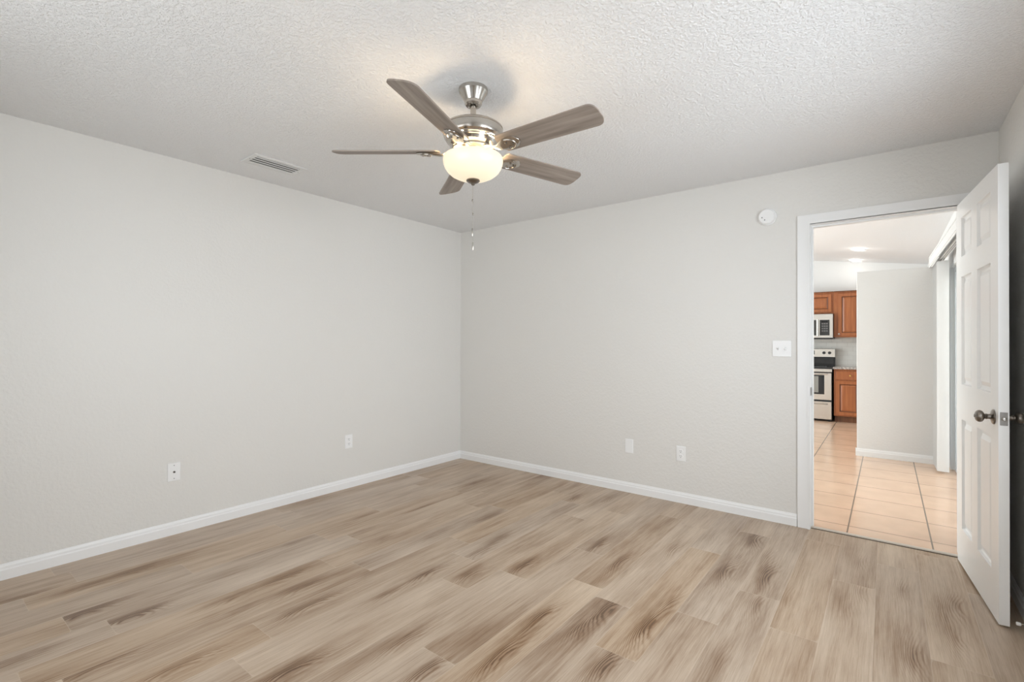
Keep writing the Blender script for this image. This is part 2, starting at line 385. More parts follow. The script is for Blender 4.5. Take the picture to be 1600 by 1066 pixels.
# local frame: x along door, y = +TD is the side facing the right wall
def panel_face(bm, yf, s):
    """face sheet of the door at local y=yf, recessing along s (+1/-1 into the slab)"""
    xs = [(.100, .312), (LD-.312-.036, LD-.100)]
    xs = [(.102, .318), (.428, .662)]
    zs = [(.205, .815), (1.010, 1.610), (1.722, 1.940)]
    X = [0, xs[0][0], xs[0][1], xs[1][0], xs[1][1], LD]; Z = [0, zs[0][0], zs[0][1], zs[1][0], zs[1][1], zs[2][0], zs[2][1], HD]
    V = {(i, j): bm.verts.new((x, yf, z)) for i, x in enumerate(X) for j, z in enumerate(Z)}
    for i in range(5):
        for j in range(7):
            q = [V[i, j], V[i+1, j], V[i+1, j+1], V[i, j+1]]
            if i in (1, 3) and j in (1, 3, 5):
                x0, x1, z0, z1 = X[i], X[i+1], Z[j], Z[j+1]
                loops = [q]
                for ins, dp in ((.003, .010), (.010, .0150), (.021, .0150), (.043, .0045)):
                    loops.append([bm.verts.new(p) for p in ((x0+ins, yf+s*dp, z0+ins), (x1-ins, yf+s*dp, z0+ins), (x1-ins, yf+s*dp, z1-ins), (x0+ins, yf+s*dp, z1-ins))])
                for a, c_ in zip(loops, loops[1:]):
                    for k in range(4): bm.faces.new((a[k], a[(k+1) % 4], c_[(k+1) % 4], c_[k]))
                bm.faces.new(loops[-1])
            else: bm.faces.new(q)
    return X, Z, V
b = BM()
X1, Z1, V1 = panel_face(b, 0, 1); X2, Z2, V2 = panel_face(b, TD, -1)
for i in range(5):
    for j in (0, 7): b.faces.new((V1[i, j], V1[i+1, j], V2[i+1, j], V2[i, j]))
for j in range(7):
    for i in (0, 5): b.faces.new((V1[i, j], V1[i, j+1], V2[i, j+1], V2[i, j]))
leaf = obj('door_leaf', b, MD, door)
KX, KZ = LD-.068, .905
def knob(side):
    # local axis pointing away from the door face
    s = -1 if side == 'left' else 1
    y = 0 if side == 'left' else TD
    mt = Matrix.Translation((KX, y, KZ)) @ Matrix.Rotation(-s*PI/2, 4, 'X') @ Matrix.Diagonal((1, 1, .80, 1))
    bm = BM()
    lathe(bm, [(0, 0), (.033, 0), (.034, .002), (.033, .005), (.029, .008), (.017, .011), (.0125, .014), (.011, .022), (.0125, .030), (.0135, .033), (.011, .036), (.012, .040),
               (.018, .043), (.0245, .049), (.0275, .058), (.0265, .067), (.022, .074), (.016, .078), (.010, .0795), (.007, .0805), (.0065, .083), (0, .0835)], mt, 40)
    return obj('door_knob', bm, MNI2, door, True, angle=40)
knob('left'); knob('right')
b = BM(); box(b, (LD, TD/2-.0125, KZ-.029), (LD+.0016, TD/2+.0125, KZ+.029), .0006)
lp = obj('latch_plate', b, MNI2, door)
b = BM(); lathe(b, [(0, .0), (.0085, 0), (.0085, .006), (.006, .009), (0, .010)], Matrix.Translation((LD+.0014, TD/2, KZ)) @ Matrix.Rotation(PI/2, 4, 'Y'), 20)
obj('latch_bolt', b, MNI, lp, True)
for z in (.25, 1.03, 1.80):
    b = BM(); box(b, (-.004, TD-.004, z-.045), (-.0005, TD+.003, z+.045)); tube(b, [(-.004, TD+.004, z-.046), (-.004, TD+.004, z+.046)], .005)
    obj('hinge', b, MNI2, door)

# spring door stop on the right baseboard
ds = thing('door_stop', 'spring door stop with white rubber tip low behind the open door', 'door stop', (XR-.013, 2.963, .050))
b = BM(); n = 200; pts = []
lathe(b, [(0, 0), (.011, 0), (.011, .004), (.006, .008), (0, .008)], Matrix.Rotation(-PI/2, 4, 'Y'), 20)
obj('mount', b, MNI, ds, True)
b = BM(); pts = [(-.006-.030*k/140, .0042*math.cos(k*.62), .0042*math.sin(k*.62)) for k in range(141)]; tube(b, pts, .0011, 6)
obj('spring', b, MNI, ds, True)
b = BM(); tube(b, [(-.034, 0, 0), (-.036, 0, 0), (-.047, 0, 0), (-.049, 0, 0)], [.005, .0072, .0072, .0055], 20)
obj('rubber_tip', b, MRUB, ds, True)

# ------------------------------------------------------------------ wall plates
def plate(name, label, cat, loc, rotz, kind, w_=.072, h_=.116, group=None):
    """local: plate in XZ, facing -Y"""
    t = thing(name, label, cat, loc, (0, 0, rotz), group)
    bm = BM(); box(bm, (-w_/2, -.006, -h_/2), (w_/2, 0, h_/2), .0025, 2); obj('cover_plate', bm, MP, t)
    def screw(x, z, r=.003):
        bm = BM(); lathe(bm, [(0, 0), (r, 0), (r*.9, .0012), (0, .0014)], Matrix.Translation((x, -.006, z)) @ Matrix.Rotation(PI/2, 4, 'X'), 16)
        obj('screw', bm, MGREY if kind == 'cable' else MP, t, True)
    if kind == 'duplex':
        screw(0, 0)
        for s in (1, -1):
            zc = s*.0195
            bm = BM(); pts = []
            for k in range(32):
                a = 2*PI*k/32; x = .0172*math.cos(a); z = max(-.0142, min(.0142, .0172*math.sin(a))); pts.append((x, z))
            f0 = [bm.verts.new((x, -.005, zc+z)) for x, z in pts]; f1 = [bm.verts.new((x, -.0082, zc+z)) for x, z in pts]
            bm.faces.new(f1)
            for k in range(32): bm.faces.new((f0[k], f0[(k+1) % 32], f1[(k+1) % 32], f1[k]))
            r = obj('receptacle', bm, MP, t)
            for x, hh in ((-.0065, .0085), (.0065, .007)):
                bm = BM(); box(bm, (x-.0014, -.0088, zc+.003-hh/2), (x+.0014, -.0080, zc+.003+hh/2)); obj('slot', bm, MGREY, r)
            bm = BM(); lathe(bm, [(0, 0), (.0028, 0), (.0028, .0007), (0, .0007)], Matrix.Translation((0, -.0081, zc-.0085)) @ Matrix.Rotation(PI/2, 4, 'X'), 14)
            obj('ground_hole', bm, MGREY, r)
    elif kind == 'cable':
        screw(0, .042); screw(0, -.042)
        bm = BM(); lathe(bm, [(.0068, 0), (.0068, .003), (.0048, .003), (.0048, .009), (.0036, .009), (.0034, .004), (0, .004)], Matrix.Translation((0, -.006, 0)) @ Matrix.Rotation(PI/2, 4, 'X'), 20)
        obj('coax_jack', bm, MNI2, t, True)
        bm = BM(); lathe(bm, [(0, 0), (.0042, 0), (.0042, .0005), (0, .0005)], Matrix.Translation((0, -.0145, 0)) @ Matrix.Rotation(PI/2, 4, 'X'), 16); obj('jack_hole', bm, MDARK, t)
    elif kind == 'toggle':
        for x, up in ((-.023, -1), (.023, 1)):
            bm = BM(); box(bm, (x-.005, -.0068, -.012), (x+.005, -.0055, .012)); fr = obj('toggle_slot', bm, MVENT, t)
            bm = BM(); box(bm, (-.004, -.015, -.0055), (.004, .002, .0055), .0015)
            tg = obj('toggle', bm, MP, t, loc=(x, -.006, 0), rot=(up*math.radians(28), 0, 0))
            screw(x, .030, .0026); screw(x, -.030, .0026)
    return t
plate('wall_outlet', 'white duplex outlet on the back wall, between the blank plate and the doorway', 'outlet', (-1.275, YB, .383), 0, 'duplex')
plate('blank_wall_plate', 'plain white blank cover plate low on the back wall', 'wall plate', (-1.706, YB, .386), 0, 'blank')
plate('light_switch', 'white double toggle light switch on the wall left of the doorway', 'light switch', (-.578, YB, 1.210), 0, 'toggle', .116, .112)
plate('cable_wall_plate', 'white plate with a cable jack low on the left wall', 'wall plate', (XL, 1.141, .404), PI/2, 'cable')
plate('wall_outlet', 'white duplex outlet low on the left wall, near the far corner', 'outlet', (XL, 2.429, .397), PI/2, 'duplex')

# round alarm on the back wall
sd = thing('smoke_detector', 'round white alarm on the wall above and left of the doorway', 'smoke detector', (-.668, YB, 2.139), (PI/2, 0, 0))
b = BM(); lathe(b, [(0, 0), (.060, 0), (.060, .006), (.057, .009), (0, .009)], n=56); obj('mounting_ring', b, MP, sd, True)
b = BM(); lathe(b, [(0, .009), (.053, .009), (.054, .016), (.052, .028), (.047, .033), (0, .0345)], n=56); bd = obj('cover', b, MP, sd, True)
for x, z in ((-.028, -.006), (-.011, -.024)):
    b = BM(); lathe(b, [(0, 0), (.0042, 0), (.0042, .0012), (0, .0012)], Matrix.Translation((x, z, .0338)), 14); obj('indicator', b, MGREY, bd)

# ------------------------------------------------------------------ ceiling air vent
vx0, vx1, vy0, vy1 = -3.352, -3.150, 1.412, 1.763
av = thing('ceiling_air_vent', 'white rectangular louvred air vent in the ceiling near the left wall', 'air vent', ((vx0+vx1)/2, (vy0+vy1)/2, H))
hx, hy = (vx1-vx0)/2, (vy1-vy0)/2; fr = .030
b = BM()
def fr_strip(a, c_): box(b, (a[0], a[1], -.007), (c_[0], c_[1], 0), .002)
fr_strip((-hx, -hy), (hx, -hy+fr)); fr_strip((-hx, hy-fr), (hx, hy)); fr_strip((-hx, -hy+fr), (-hx+fr, hy-fr)); fr_strip((hx-fr, -hy+fr), (hx, hy-fr))
obj('frame', b, MVENT, av)
b = BM(); box(b, (-hx+fr, -hy+fr, -.0015), (hx-fr, hy-fr, -.0005)); obj('duct_opening', b, mat('duct_dark', (.07, .07, .068), .7), av)
ns = 4
for k in range(ns):
    x = -hx+fr+.016+(2*(hx-fr)-.032)*k/(ns-1)
    b = BM(); box(b, (-.0115, -hy+fr, -.0006), (.0115, hy-fr, .0006)); obj('louvre', b, MVENT, av, loc=(x, 0, -.0060), rot=(0, math.radians(4), 0))
for y in (-hy+.014, hy-.014):
    b = BM(); lathe(b, [(0, 0), (.0035, 0), (0, -.0015)], Matrix.Translation((0, y, -.007)), 12); obj('screw', b, MGREY, av)

# ------------------------------------------------------------------ ceiling fan
FX, FY = -1.5396, 1.6838
fan = thing('ceiling_fan', 'brushed nickel five-blade ceiling fan with a lit frosted glass bowl', 'ceiling fan', (FX, FY, H))
def fz(z): return z-H
b = BM(); lathe(b, [(0, fz(2.44)), (.068, fz(2.44)), (.069, fz(2.436)), (.068, fz(2.424)), (.064, fz(2.418)), (.060, fz(2.412)), (.042, fz(2.380)), (.042, fz(2.375)), (.040, fz(2.367)), (.034, fz(2.360)), (.024, fz(2.359)), (.022, fz(2.366)), (0, fz(2.368))], n=56)
cn = obj('canopy', b, MNI, fan, True, angle=25)
b = BM(); tube(b, [(0, 0, fz(2.37)), (0, 0, fz(2.255))], .0135, 24)
obj('downrod', b, MNI, fan, True)
b = BM(); lathe(b, [(0, fz(2.277)), (.020, fz(2.277)), (.022, fz(2.272)), (.040, fz(2.270)), (.105, fz(2.266)), (.132, fz(2.260)), (.140, fz(2.253)), (.1405, fz(2.248)), (.1385, fz(2.2465)), (.1385, fz(2.2445)), (.1405, fz(2.243)),
                (.1405, fz(2.218)), (.136, fz(2.206)), (.128, fz(2.198)), (.128, fz(2.194)), (.123, fz(2.192)), (.121, fz(2.186)), (.116, fz(2.184)), (.109, fz(2.170)), (.098, fz(2.161)), (.094, fz(2.160)), (.094, fz(2.153)), (.086, fz(2.151)), (0, fz(2.150))], n=72)
obj('motor_housing', b, MNI, fan, True, angle=22)
b = BM(); lathe(b, [(0, fz(2.152)), (.060, fz(2.152)), (.060, fz(2.128)), (.056, fz(2.122)), (.054, fz(2.117)), (0, fz(2.117))], n=56)
obj('switch_housing', b, MNI, fan, True, angle=30)
# light bowl: open-topped frosted glass
prof_o = [(.136, 2.117), (.1400, 2.110), (.1412, 2.100), (.139, 2.085), (.133, 2.068), (.121, 2.050), (.104, 2.035), (.082, 2.0235), (.056, 2.0155), (.028, 2.011), (0, 2.010)]
prof_i = [(max(0, r-.003), z+.003 if r < .12 else z) for r, z in prof_o]
b = BM(); lathe(b, [(r, fz(z)) for r, z in prof_o] , n=72)
MB_ = bpy.data.materials.new('frosted_glass_lit'); MB_.use_nodes = True
nt = MB_.node_tree; nt.nodes.clear()
o_ = nt.nodes.new('ShaderNodeOutputMaterial'); dif = nt.nodes.new('ShaderNodeBsdfPrincipled'); em = nt.nodes.new('ShaderNodeEmission'); ad = nt.nodes.new('ShaderNodeAddShader')
dif.inputs['Base Color'].default_value = (.55, .50, .42, 1); dif.inputs['Roughness'].default_value = .2
em.inputs[0].default_value = (1.0, .85, .60, 1); em.inputs[1].default_value = .58
tr = nt.nodes.new('ShaderNodeBsdfTranslucent'); tr.inputs[0].default_value = (.80, .72, .60, 1)
mxs = nt.nodes.new('ShaderNodeMixShader'); mxs.inputs[0].default_value = .012
nt.links.new(dif.outputs[0], mxs.inputs[1]); nt.links.new(tr.outputs[0], mxs.inputs[2]); nt.links.new(mxs.outputs[0], ad.inputs[0]); nt.links.new(em.outputs[0], ad.inputs[1]); nt.links.new(ad.outputs[0], o_.inputs[0])
bowl = obj('glass_bowl', b, MB_, fan, True, angle=60)
b = BM(); lathe(b, [(0, fz(2.016)), (.024, fz(2.013)), (.031, fz(2.011)), (.032, fz(2.006)), (.026, fz(2.001)), (.018, fz(1.997)), (.012, fz(1.995)), (.009, fz(1.990)), (.006, fz(1.986)), (0, fz(1.985))], n=40)
obj('finial', b, MNI2, fan, True, angle=30)
# blades
TILT, BW0, BW1, RB, ZB = -.2638, .0565, .0635, .657, 2.143
PH = .0231
def blade_mesh():
    bm = BM(); pts = []
    r0, r1 = .175, RB
    L = []
    N = 24
    for k in range(N+1):
        t = k/N; x = r0+(r1-.045-r0)*t; L.append((x, BW0+(BW1-BW0)*t))
    # rounded root
    root = [(r0-.018*math.sin(a), BW0*math.cos(a)) for a in [PI/2*k/6 for k in range(0, 7)]]
    up = L[:]
    # tip: superellipse
    tip = []
    for k in range(1, 13):
        a = PI/2*k/12; ca, sa = math.cos(a), math.sin(a)
        tip.append((r1-.045+.045*sa**.75, BW1*ca**.62))
    half = [(x, y) for x, y in root[::-1][1:-1]] + up + tip
    outline = half + [(x, -y) for x, y in half[::-1] if y > 1e-5]
    outline = [(root[-1][0], 0)] + outline
    t0, t1 = -.003, .003
    lo = [bm.verts.new((x, y, t0)) for x, y in outline]; hi = [bm.verts.new((x, y, t1)) for x, y in outline]
    bm.faces.new(lo[::-1]); bm.faces.new(hi)
    n = len(outline)
    for k in range(n): bm.faces.new((lo[k], lo[(k+1) % n], hi[(k+1) % n], hi[k]))
    bmesh.ops.recalc_face_normals(bm, faces=bm.faces)
    es = [e for e in bm.edges if abs(e.verts[0].co.z-e.verts[1].co.z) < 1e-6]
    return bm
def iron_mesh():
    """cast blade iron: arm sweeping down from the flywheel then a tongue under the blade"""
    bm = BM()
    st = [(.070, .020, 2.150), (.095, .019, 2.149), (.115, .017, 2.143), (.135, .016, 2.133), (.155, .020, 2.1285), (.175, .030, 2.1300), (.195, .037, 2.1325), (.220, .040, 2.1345), (.245, .034, 2.136), (.262, .020, 2.137), (.268, .006, 2.138)]
    rings = []
    for x, hw, z in st:
        th = .0045
        z = fz(z)
        ti = TILT*min(1, max(0, (x-.11)/.06))
        r = []
        for y, dz in ((-hw, 0), (-hw*.8, -th), (-hw*.35, -th*1.3), (hw*.35, -th*1.3), (hw*.8, -th), (hw, 0), (hw*.8, th*.5), (-hw*.8, th*.5)):
            r.append(bm.verts.new((x, y*math.cos(ti)-dz*math.sin(ti), z+y*math.sin(ti)+dz*math.cos(ti))))
        rings.append(r)
    for a, c_ in zip(rings, rings[1:]):
        for k in range(8): bm.faces.new((a[k], a[(k+1) % 8], c_[(k+1) % 8], c_[k]))
    bm.faces.new(rings[0][::-1]); bm.faces.new(rings[-1])
    # raised rib ring on the tongue
    for s in (1, -1):
        p = []
        for k in range(9):
            a = -PI*.5+PI*k/8
            x = .205+.045*math.cos(a)*.9+.0; y = s*0+.033*math.sin(a)
            p.append((x, y*math.cos(TILT), fz(2.1285)+y*math.sin(TILT)))
        if s == 1: tube(bm, p, .0035, 8)
    return bm
for k in range(5):
    a = PH+2*PI*k/5
    bl = obj('fan_blade', blade_mesh(), MBLADE, fan, False)
    bl.matrix_local = Matrix.Rotation(a, 4, 'Z') @ Matrix.Translation((0, 0, fz(ZB))) @ Matrix.Rotation(TILT, 4, 'X')
    ir = obj('blade_bracket', iron_mesh(), MNI, fan, True, angle=50)
    ir.rotation_euler = (0, 0, a)
    for x, y in ((.205, .016), (.205, -.016), (.235, 0)):
        b = BM(); lathe(b, [(0, -.0045), (.0045, -.0035), (.0052, 0)], Matrix.Rotation(TILT, 4, 'X') @ Matrix.Translation((x, y, -.0)) , 12)
        sc = obj('screw', b, MNI2, ir, True); sc.location = (0, 0, fz(2.1265))
# pull chains
def chain(x, y, z0, z1, conn, fob):
    b = BM(); n = int((z0-z1)/.0042)
    for k in range(n):
        z = z0-k*.0042
        bmesh.ops.create_icosphere(b, subdivisions=1, radius=.0010, matrix=Matrix.Translation((x, y, fz(z))))
    tube(b, [(x, y, fz(z0)), (x, y, fz(z1))], .0004, 6)
    c_ = obj('pull_chain', b, MNI, fan, True)
    for zc in conn:
        b = BM(); tube(b, [(x, y, fz(zc+.006)), (x, y, fz(zc+.004)), (x, y, fz(zc-.004)), (x, y, fz(zc-.006))], [.0016, .0028, .0028, .0016], 10); obj('connector', b, MNI2, c_, True)
    zf = fob
    b = BM(); lathe(b, [(0, .0), (.0015, -.001), (.0028, -.006), (.0032, -.020), (.0032, -.034), (.002, -.040), (0, -.041)], Matrix.Translation((x, y, fz(zf))), 14); obj('chain_fob', b, MNI, c_, True)
chain(0, -.004, 1.986, 1.785, (1.914,), 1.785)
chain(-.005, .006, 1.990, 1.722, (1.852,), 1.722)
# bulbs in the open bowl
for k in range(3):
    a = PH+.63+2*PI*k/3
    l = bpy.data.lights.new('fan_bulb', 'POINT'); l.energy = 2.3; l.color = (1.0, .77, .50); l.shadow_soft_size = .022
    lo = bpy.data.objects.new('fan_bulb', l); COL.objects.link(lo); lo.parent = fan; lo.location = (.105*math.cos(a), .105*math.sin(a), fz(2.104))

# ------------------------------------------------------------------ hall and kitchen beyond the doorway
HX0, HXR, HY0, HY1 = -4.4, .50, YB+.022, 9.90
b = BM(); box(b, (HX0, HY0, -.10), (HXR+.14, HY1, 0)); struct('floor_tile', b, MTILE)
# sliding door opening in the exterior wall
SY0, SY1, SZ = 4.25, 6.48, 2.0
b = BM(); box(b, (HXR, YB+WT, 0), (HXR+.16, SY0, 2.6)); box(b, (HXR, SY1, 0), (HXR+.16, HY1+.1, 2.6)); box(b, (HXR, SY0, SZ), (HXR+.16, SY1, 2.6)); struct('wall_hall_right', b, MW2)
b = BM(); box(b, (HX0-.1, YB+WT, 0), (HX0, HY1+.1, 3.4)); struct('wall_hall_left', b, MW2)
b = BM(); box(b, (HX0, HY1, 0), (HXR, HY1+.1, 3.4)); struct('wall_kitchen', b, MWH)
# sloped ceiling, low over the sliding door
b = BM(); sl = .145
za, zb = 2.470, 2.470+sl*(HXR-HX0)
v = [b.verts.new(p) for p in ((HXR+.14, YB+WT, za), (HXR+.14, HY1+.1, za), (HX0-.1, HY1+.1, zb), (HX0-.1, YB+WT, zb), (HXR+.14, YB+WT, za+.1), (HXR+.14, HY1+.1, za+.1), (HX0-.1, HY1+.1, zb+.1), (HX0-.1, YB+WT, zb+.1))]
for f in ((0, 1, 2, 3), (7, 6, 5, 4), (0, 4, 5, 1), (1, 5, 6, 2), (2, 6, 7, 3), (3, 7, 4, 0)): b.faces.new([v[i] for i in f])
struct('ceiling_hall', b, MC2)
# partition wall
PX0, PY = -.268, 6.645
b = BM(); box(b, (PX0, PY, 0), (HXR, PY+.13, 2.050), .003); struct('wall_partition', b, MW2)
baseboard('baseboard_partition', (PX0-.012, PY), (HXR, PY), (0, -1), .085)
# backsplash on the kitchen wall
b = BM(); box(b, (-1.9, HY1-.008, .86), (.2, HY1, 1.40)); struct('trim_5', b, MSPL)

# recessed ceiling lights
ME = bpy.data.materials.new('lamp_lens'); ME.use_nodes = True
e_ = bsdf(ME); e_.inputs['Emission Color'].default_value = (1, .97, .9, 1); e_.inputs['Emission Strength'].default_value = 6
for (x, y), lab in (((-.318, 8.45), 'nearer round recessed ceiling light beyond the doorway'), ((-.40, 9.62), 'farther round recessed ceiling light beside the kitchen wall')):
    z = za+sl*(HXR-x)-.004
    t = thing('recessed_light', lab, 'ceiling light', (x, y, z), (0, math.atan(sl), 0), 'recessed lights over the kitchen')
    b = BM(); lathe(b, [(.062, 0), (.095, 0), (.095, -.004), (.088, -.008), (.066, -.006), (.062, 0)], n=40); obj('trim_ring', b, MP, t, True)
    b = BM(); lathe(b, [(0, -.004), (.062, -.004), (.062, 0), (0, 0)], n=40); obj('lens', b, ME, t)
    l = bpy.data.lights.new('kitchen_downlight', 'POINT'); l.energy = .7; l.color = (1, .95, .88); l.shadow_soft_size = .06
    lo = bpy.data.objects.new('kitchen_downlight', l); COL.objects.link(lo); lo.location = (x, y, z-.16)

# valance, headrail and vertical blinds
vb = thing('vertical_blinds', 'white vertical blinds with box valance, stacked at the far side of the sliding door', 'blinds', (.345, PY-.01, 0), (0, 0, math.atan2(-2.45, .050)))
# local +x runs along the valance toward the camera, local +y toward the exterior wall
VL = 2.50
b = BM(); box(b, (0, 0, 2.035), (VL, .008, 2.150), .003); box(b, (0, .008, 2.142), (VL, .115, 2.150)); box(b, (VL-.008, .008, 2.035), (VL, .115, 2.142))
for z in (2.052, 2.128): box(b, (0, -.003, z-.002), (VL, 0, z+.002))
obj('valance', b, MVINYL, vb)
b = BM(); box(b, (.02, .048, 2.062), (VL-.03, .090, 2.092), .004); hr = obj('headrail', b, MVINYL, vb)
b = BM(); box(b, (.03, .060, 2.0605), (VL-.04, .064, 2.0622)); box(b, (.03, .074, 2.0605), (VL-.04, .078, 2.0622)); obj('rail_slot', b, MGREY, hr)
nv = 20
for k in range(nv):
    x = .055+k*.0205
    b = BM()
    n = 8; wv = .089
    lo_, hi_ = [], []
    for i in range(n+1):
        u = -wv/2+wv*i/n; cv = .006*(1-(2*u/wv)**2)
        for z, arr in ((.025, lo_), (2.045, hi_)):
            arr.append((b.verts.new((cv, u, z)), b.verts.new((cv+.001, u, z))))
    for i in range(n):
        for s in (0, 1): b.faces.new((lo_[i][s], lo_[i+1][s], hi_[i+1][s], hi_[i][s]))
        b.faces.new((lo_[i][0], lo_[i+1][0], lo_[i+1][1], lo_[i][1])); b.faces.new((hi_[i][0], hi_[i+1][0], hi_[i+1][1], hi_[i][1]))
    for i in (0, n): b.faces.new((lo_[i][0], lo_[i][1], hi_[i][1], hi_[i][0]))
    box(b, (-.003, -.006, 2.045), (.004, .006, 2.061))
    obj('vane', b, MVINYL, vb, loc=(x, .069, 0), rot=(0, 0, math.radians(12 if k < nv-1 else -10)))
# sliding glass door
sd_ = bpy.data.objects.new('door_2', None); COL.objects.link(sd_); sd_['kind'] = 'structure'; sd_.location = (HXR+.06, SY0, 0)
b = BM(); W_ = SY1-SY0
box(b, (-.03, 0, 0), (.08, .05, SZ)); box(b, (-.03, W_-.05, 0), (.08, W_, SZ)); box(b, (-.03, .05, SZ-.05), (.08, W_-.05, SZ)); box(b, (-.03, .05, 0), (.08, W_-.05, .03))
obj('door_frame', b, MALU, sd_)
for y0_, y1_, x_ in ((.05, W_/2+.03, 0), (W_/2-.03, W_-.05, .038)):
    b = BM(); box(b, (x_, y0_, .03), (x_+.03, y0_+.05, SZ-.05)); box(b, (x_, y1_-.05, .03), (x_+.03, y1_, SZ-.05)); box(b, (x_, y0_+.05, .03), (x_+.03, y1_-.05, .09)); box(b, (x_, y0_+.05, SZ-.11), (x_+.03, y1_-.05, SZ-.05))
    s_ = obj('sliding_panel', b, MALU, sd_)
    b = BM(); box(b, (x_+.011, y0_+.05, .09), (x_+.017, y1_-.05, SZ-.11)); obj('pane', b, MGLASS, s_)
# outside: pale lanai floor and screen wall
b = BM(); box(b, (HXR+.16, 2.0, -.12), (6, 10, -.02)); struct('ground', b, mat('patio_concrete', (.6, .6, .58), .8))

# ------------------------------------------------------------------ cabinets
def raised_door(bm, x0, x1, z0, z1, yf, st=.055):
    """cabinet door slab facing -Y with a raised centre panel"""
    t = .020
    P = lambda ins, d: [bm.verts.new(p) for p in ((x0+ins, yf+d, z0+ins), (x1-ins, yf+d, z0+ins), (x1-ins, yf+d, z1-ins), (x0+ins, yf+d, z1-ins))]
    loops = [P(0, t), P(0, .003), P(.003, 0), P(st-.006, 0), P(st, .008), P(st+.008, .011), P(st+.028, .003)]
    for a, c_ in zip(loops, loops[1:]):
        for k in range(4):
            f_ = bm.faces.new((a[k], a[(k+1) % 4], c_[(k+1) % 4], c_[k]))
            if a is loops[3] or a is loops[4]: f_.material_index = 1
    bm.faces.new(loops[-1]); bm.faces.new(loops[0][::-1])
def part(t, name, bm, m, smooth=False):
    o = obj(name, bm, m, t, smooth); o.matrix_parent_inverse = Matrix.Translation(-Vector(t.location)); return o
YU = 9.58
def upper(label, x0, x1, z0, z1, doors, knobside=None):
    t = thing('wall_cabinet', label, 'cabinet', ((x0+x1)/2, HY1-.002, z0))
    b = BM(); box(b, (x0, YU+.02, z0), (x1, HY1-.002, z1)); box(b, (x0, YU+.008, z1-.012), (x1, YU+.02, z1)); part(t, 'carcass', b, MCAB)
    b = BM(); box(b, (x0, YU-.008, z1-.002), (x1, HY1-.002, z1+.012), .003); part(t, 'cornice', b, wood_cornice)
    for a, c_, zz0, zz1, kx in doors:
        b = BM(); raised_door(b, a, c_, zz0, zz1, YU, .058); d = part(t, 'door', b, [MCAB, MGRV])
        if kx is not None:
            bm = BM(); lathe(bm, [(0, 0), (.009, 0), (.006, .004), (.006, .012), (.014, .016), (.016, .022), (.012, .028), (0, .030)], Matrix.Translation((kx, YU+.001, zz0+.035)) @ Matrix.Rotation(PI/2, 4, 'X'), 24)
            k_ = obj('knob', bm, MNI, d, True)
    return t
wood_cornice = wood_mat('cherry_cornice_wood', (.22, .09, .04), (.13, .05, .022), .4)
upper('short cherry wall cabinet directly above the microwave', -1.468, -.700, 1.752, 2.105, [(-1.448, -1.092, 1.775, 2.078, None), (-1.080, -.724, 1.775, 2.078, None)])
upper('tall cherry wall cabinet to the right of the microwave', -.698, .060, 1.357, 2.105, [(-.640, -.325, 1.375, 2.078, -.622), (-.313, .040, 1.375, 2.078, None)])
# base cabinet
YBA = 9.25
t = thing('base_cabinet', 'cherry base cabinet with drawer and door, right of the stove', 'cabinet', (-.33, HY1-.002, 0))
b = BM(); box(b, (-.672, YBA+.02, .10), (.060, HY1-.002, .845)); part(t, 'carcass', b, MCAB)
b = BM(); box(b, (-.665, YBA+.085, 0), (.055, HY1-.01, .10)); part(t, 'toe_kick', b, wood_cornice)
for a, c_, kx in ((-.648, -.318, -.455), (-.306, .045, -.13)):
    b = BM(); box(b, (a, YBA, .680), (c_, YBA+.02, .815), .006, 2); d = part(t, 'drawer', b, MCAB)
    bm = BM(); lathe(bm, [(0, 0), (.009, 0), (.006, .004), (.006, .012), (.014, .016), (.016, .022), (.012, .028), (0, .030)], Matrix.Translation((kx, YBA+.001, .748)) @ Matrix.Rotation(PI/2, 4, 'X'), 24)
    obj('knob', bm, MBRASS, d, True)
    b = BM(); raised_door(b, a, c_, .118, .660, YBA, .058); part(t, 'door', b, [MCAB, MGRV])
b = BM(); box(b, (-.682, YBA-.03, .846), (.070, HY1-.009, .878), .005, 2); o = obj('countertop', b, MGR)
tag(o, 'speckled granite countertop on the base cabinet right of the stove', 'countertop')

# stove
rg = thing('stove', 'stainless steel electric stove with black glass top beyond the doorway', 'stove', (-1.072, HY1-.02, 0))
RX0, RX1, RY = -1.452, -.692, 9.22
b = BM(); box(b, (RX0+.004, RY+.03, .02), (RX1-.004, HY1-.03, .845)); 
for x in (RX0+.05, RX1-.05):
    for y in (RY+.08, HY1-.1): tube(b, [(x, y, 0), (x, y, .02)], .018, 12)
part(rg, 'body', b, MBLKM)
b = BM(); box(b, (RX0, RY+.005, .845), (RX1, HY1-.03, .870), .004, 2); part(rg, 'cooktop', b, MBLK)
b = BM(); box(b, (RX0+.002, RY-.004, .795), (RX1-.002, RY+.03, .843), .003); part(rg, 'front_rail', b, MSS)
b = BM(); box(b, (RX0+.002, RY, .345), (RX1-.010, RY+.03, .780), .004); d = part(rg, 'oven_door', b, MSS)
b = BM(); box(b, (RX0+.115, RY-.003, .435), (RX1-.105, RY+.002, .745), .004); wn = obj('oven_window', b, MBLK, d)
b = BM(); box(b, (RX0+.19, RY-.0045, .462), (RX1-.185, RY-.0025, .725)); obj('window_glass', b, mat('oven_glass_reflective', (.30, .30, .28), .15, .3), wn)
b = BM(); tube(b, [(RX0+.06, RY-.045, .765), (RX1-.06, RY-.045, .765)], .011, 14)
for x in (RX0+.07, RX1-.07): tube(b, [(x, RY-.045, .765), (x, RY+.002, .765)], .008, 10)
obj('handle', b, MSS, d, True)
b = BM(); box(b, (RX0+.002, RY, .035), (RX1-.010, RY+.03, .318), .004); d = part(rg, 'storage_drawer', b, MSS)
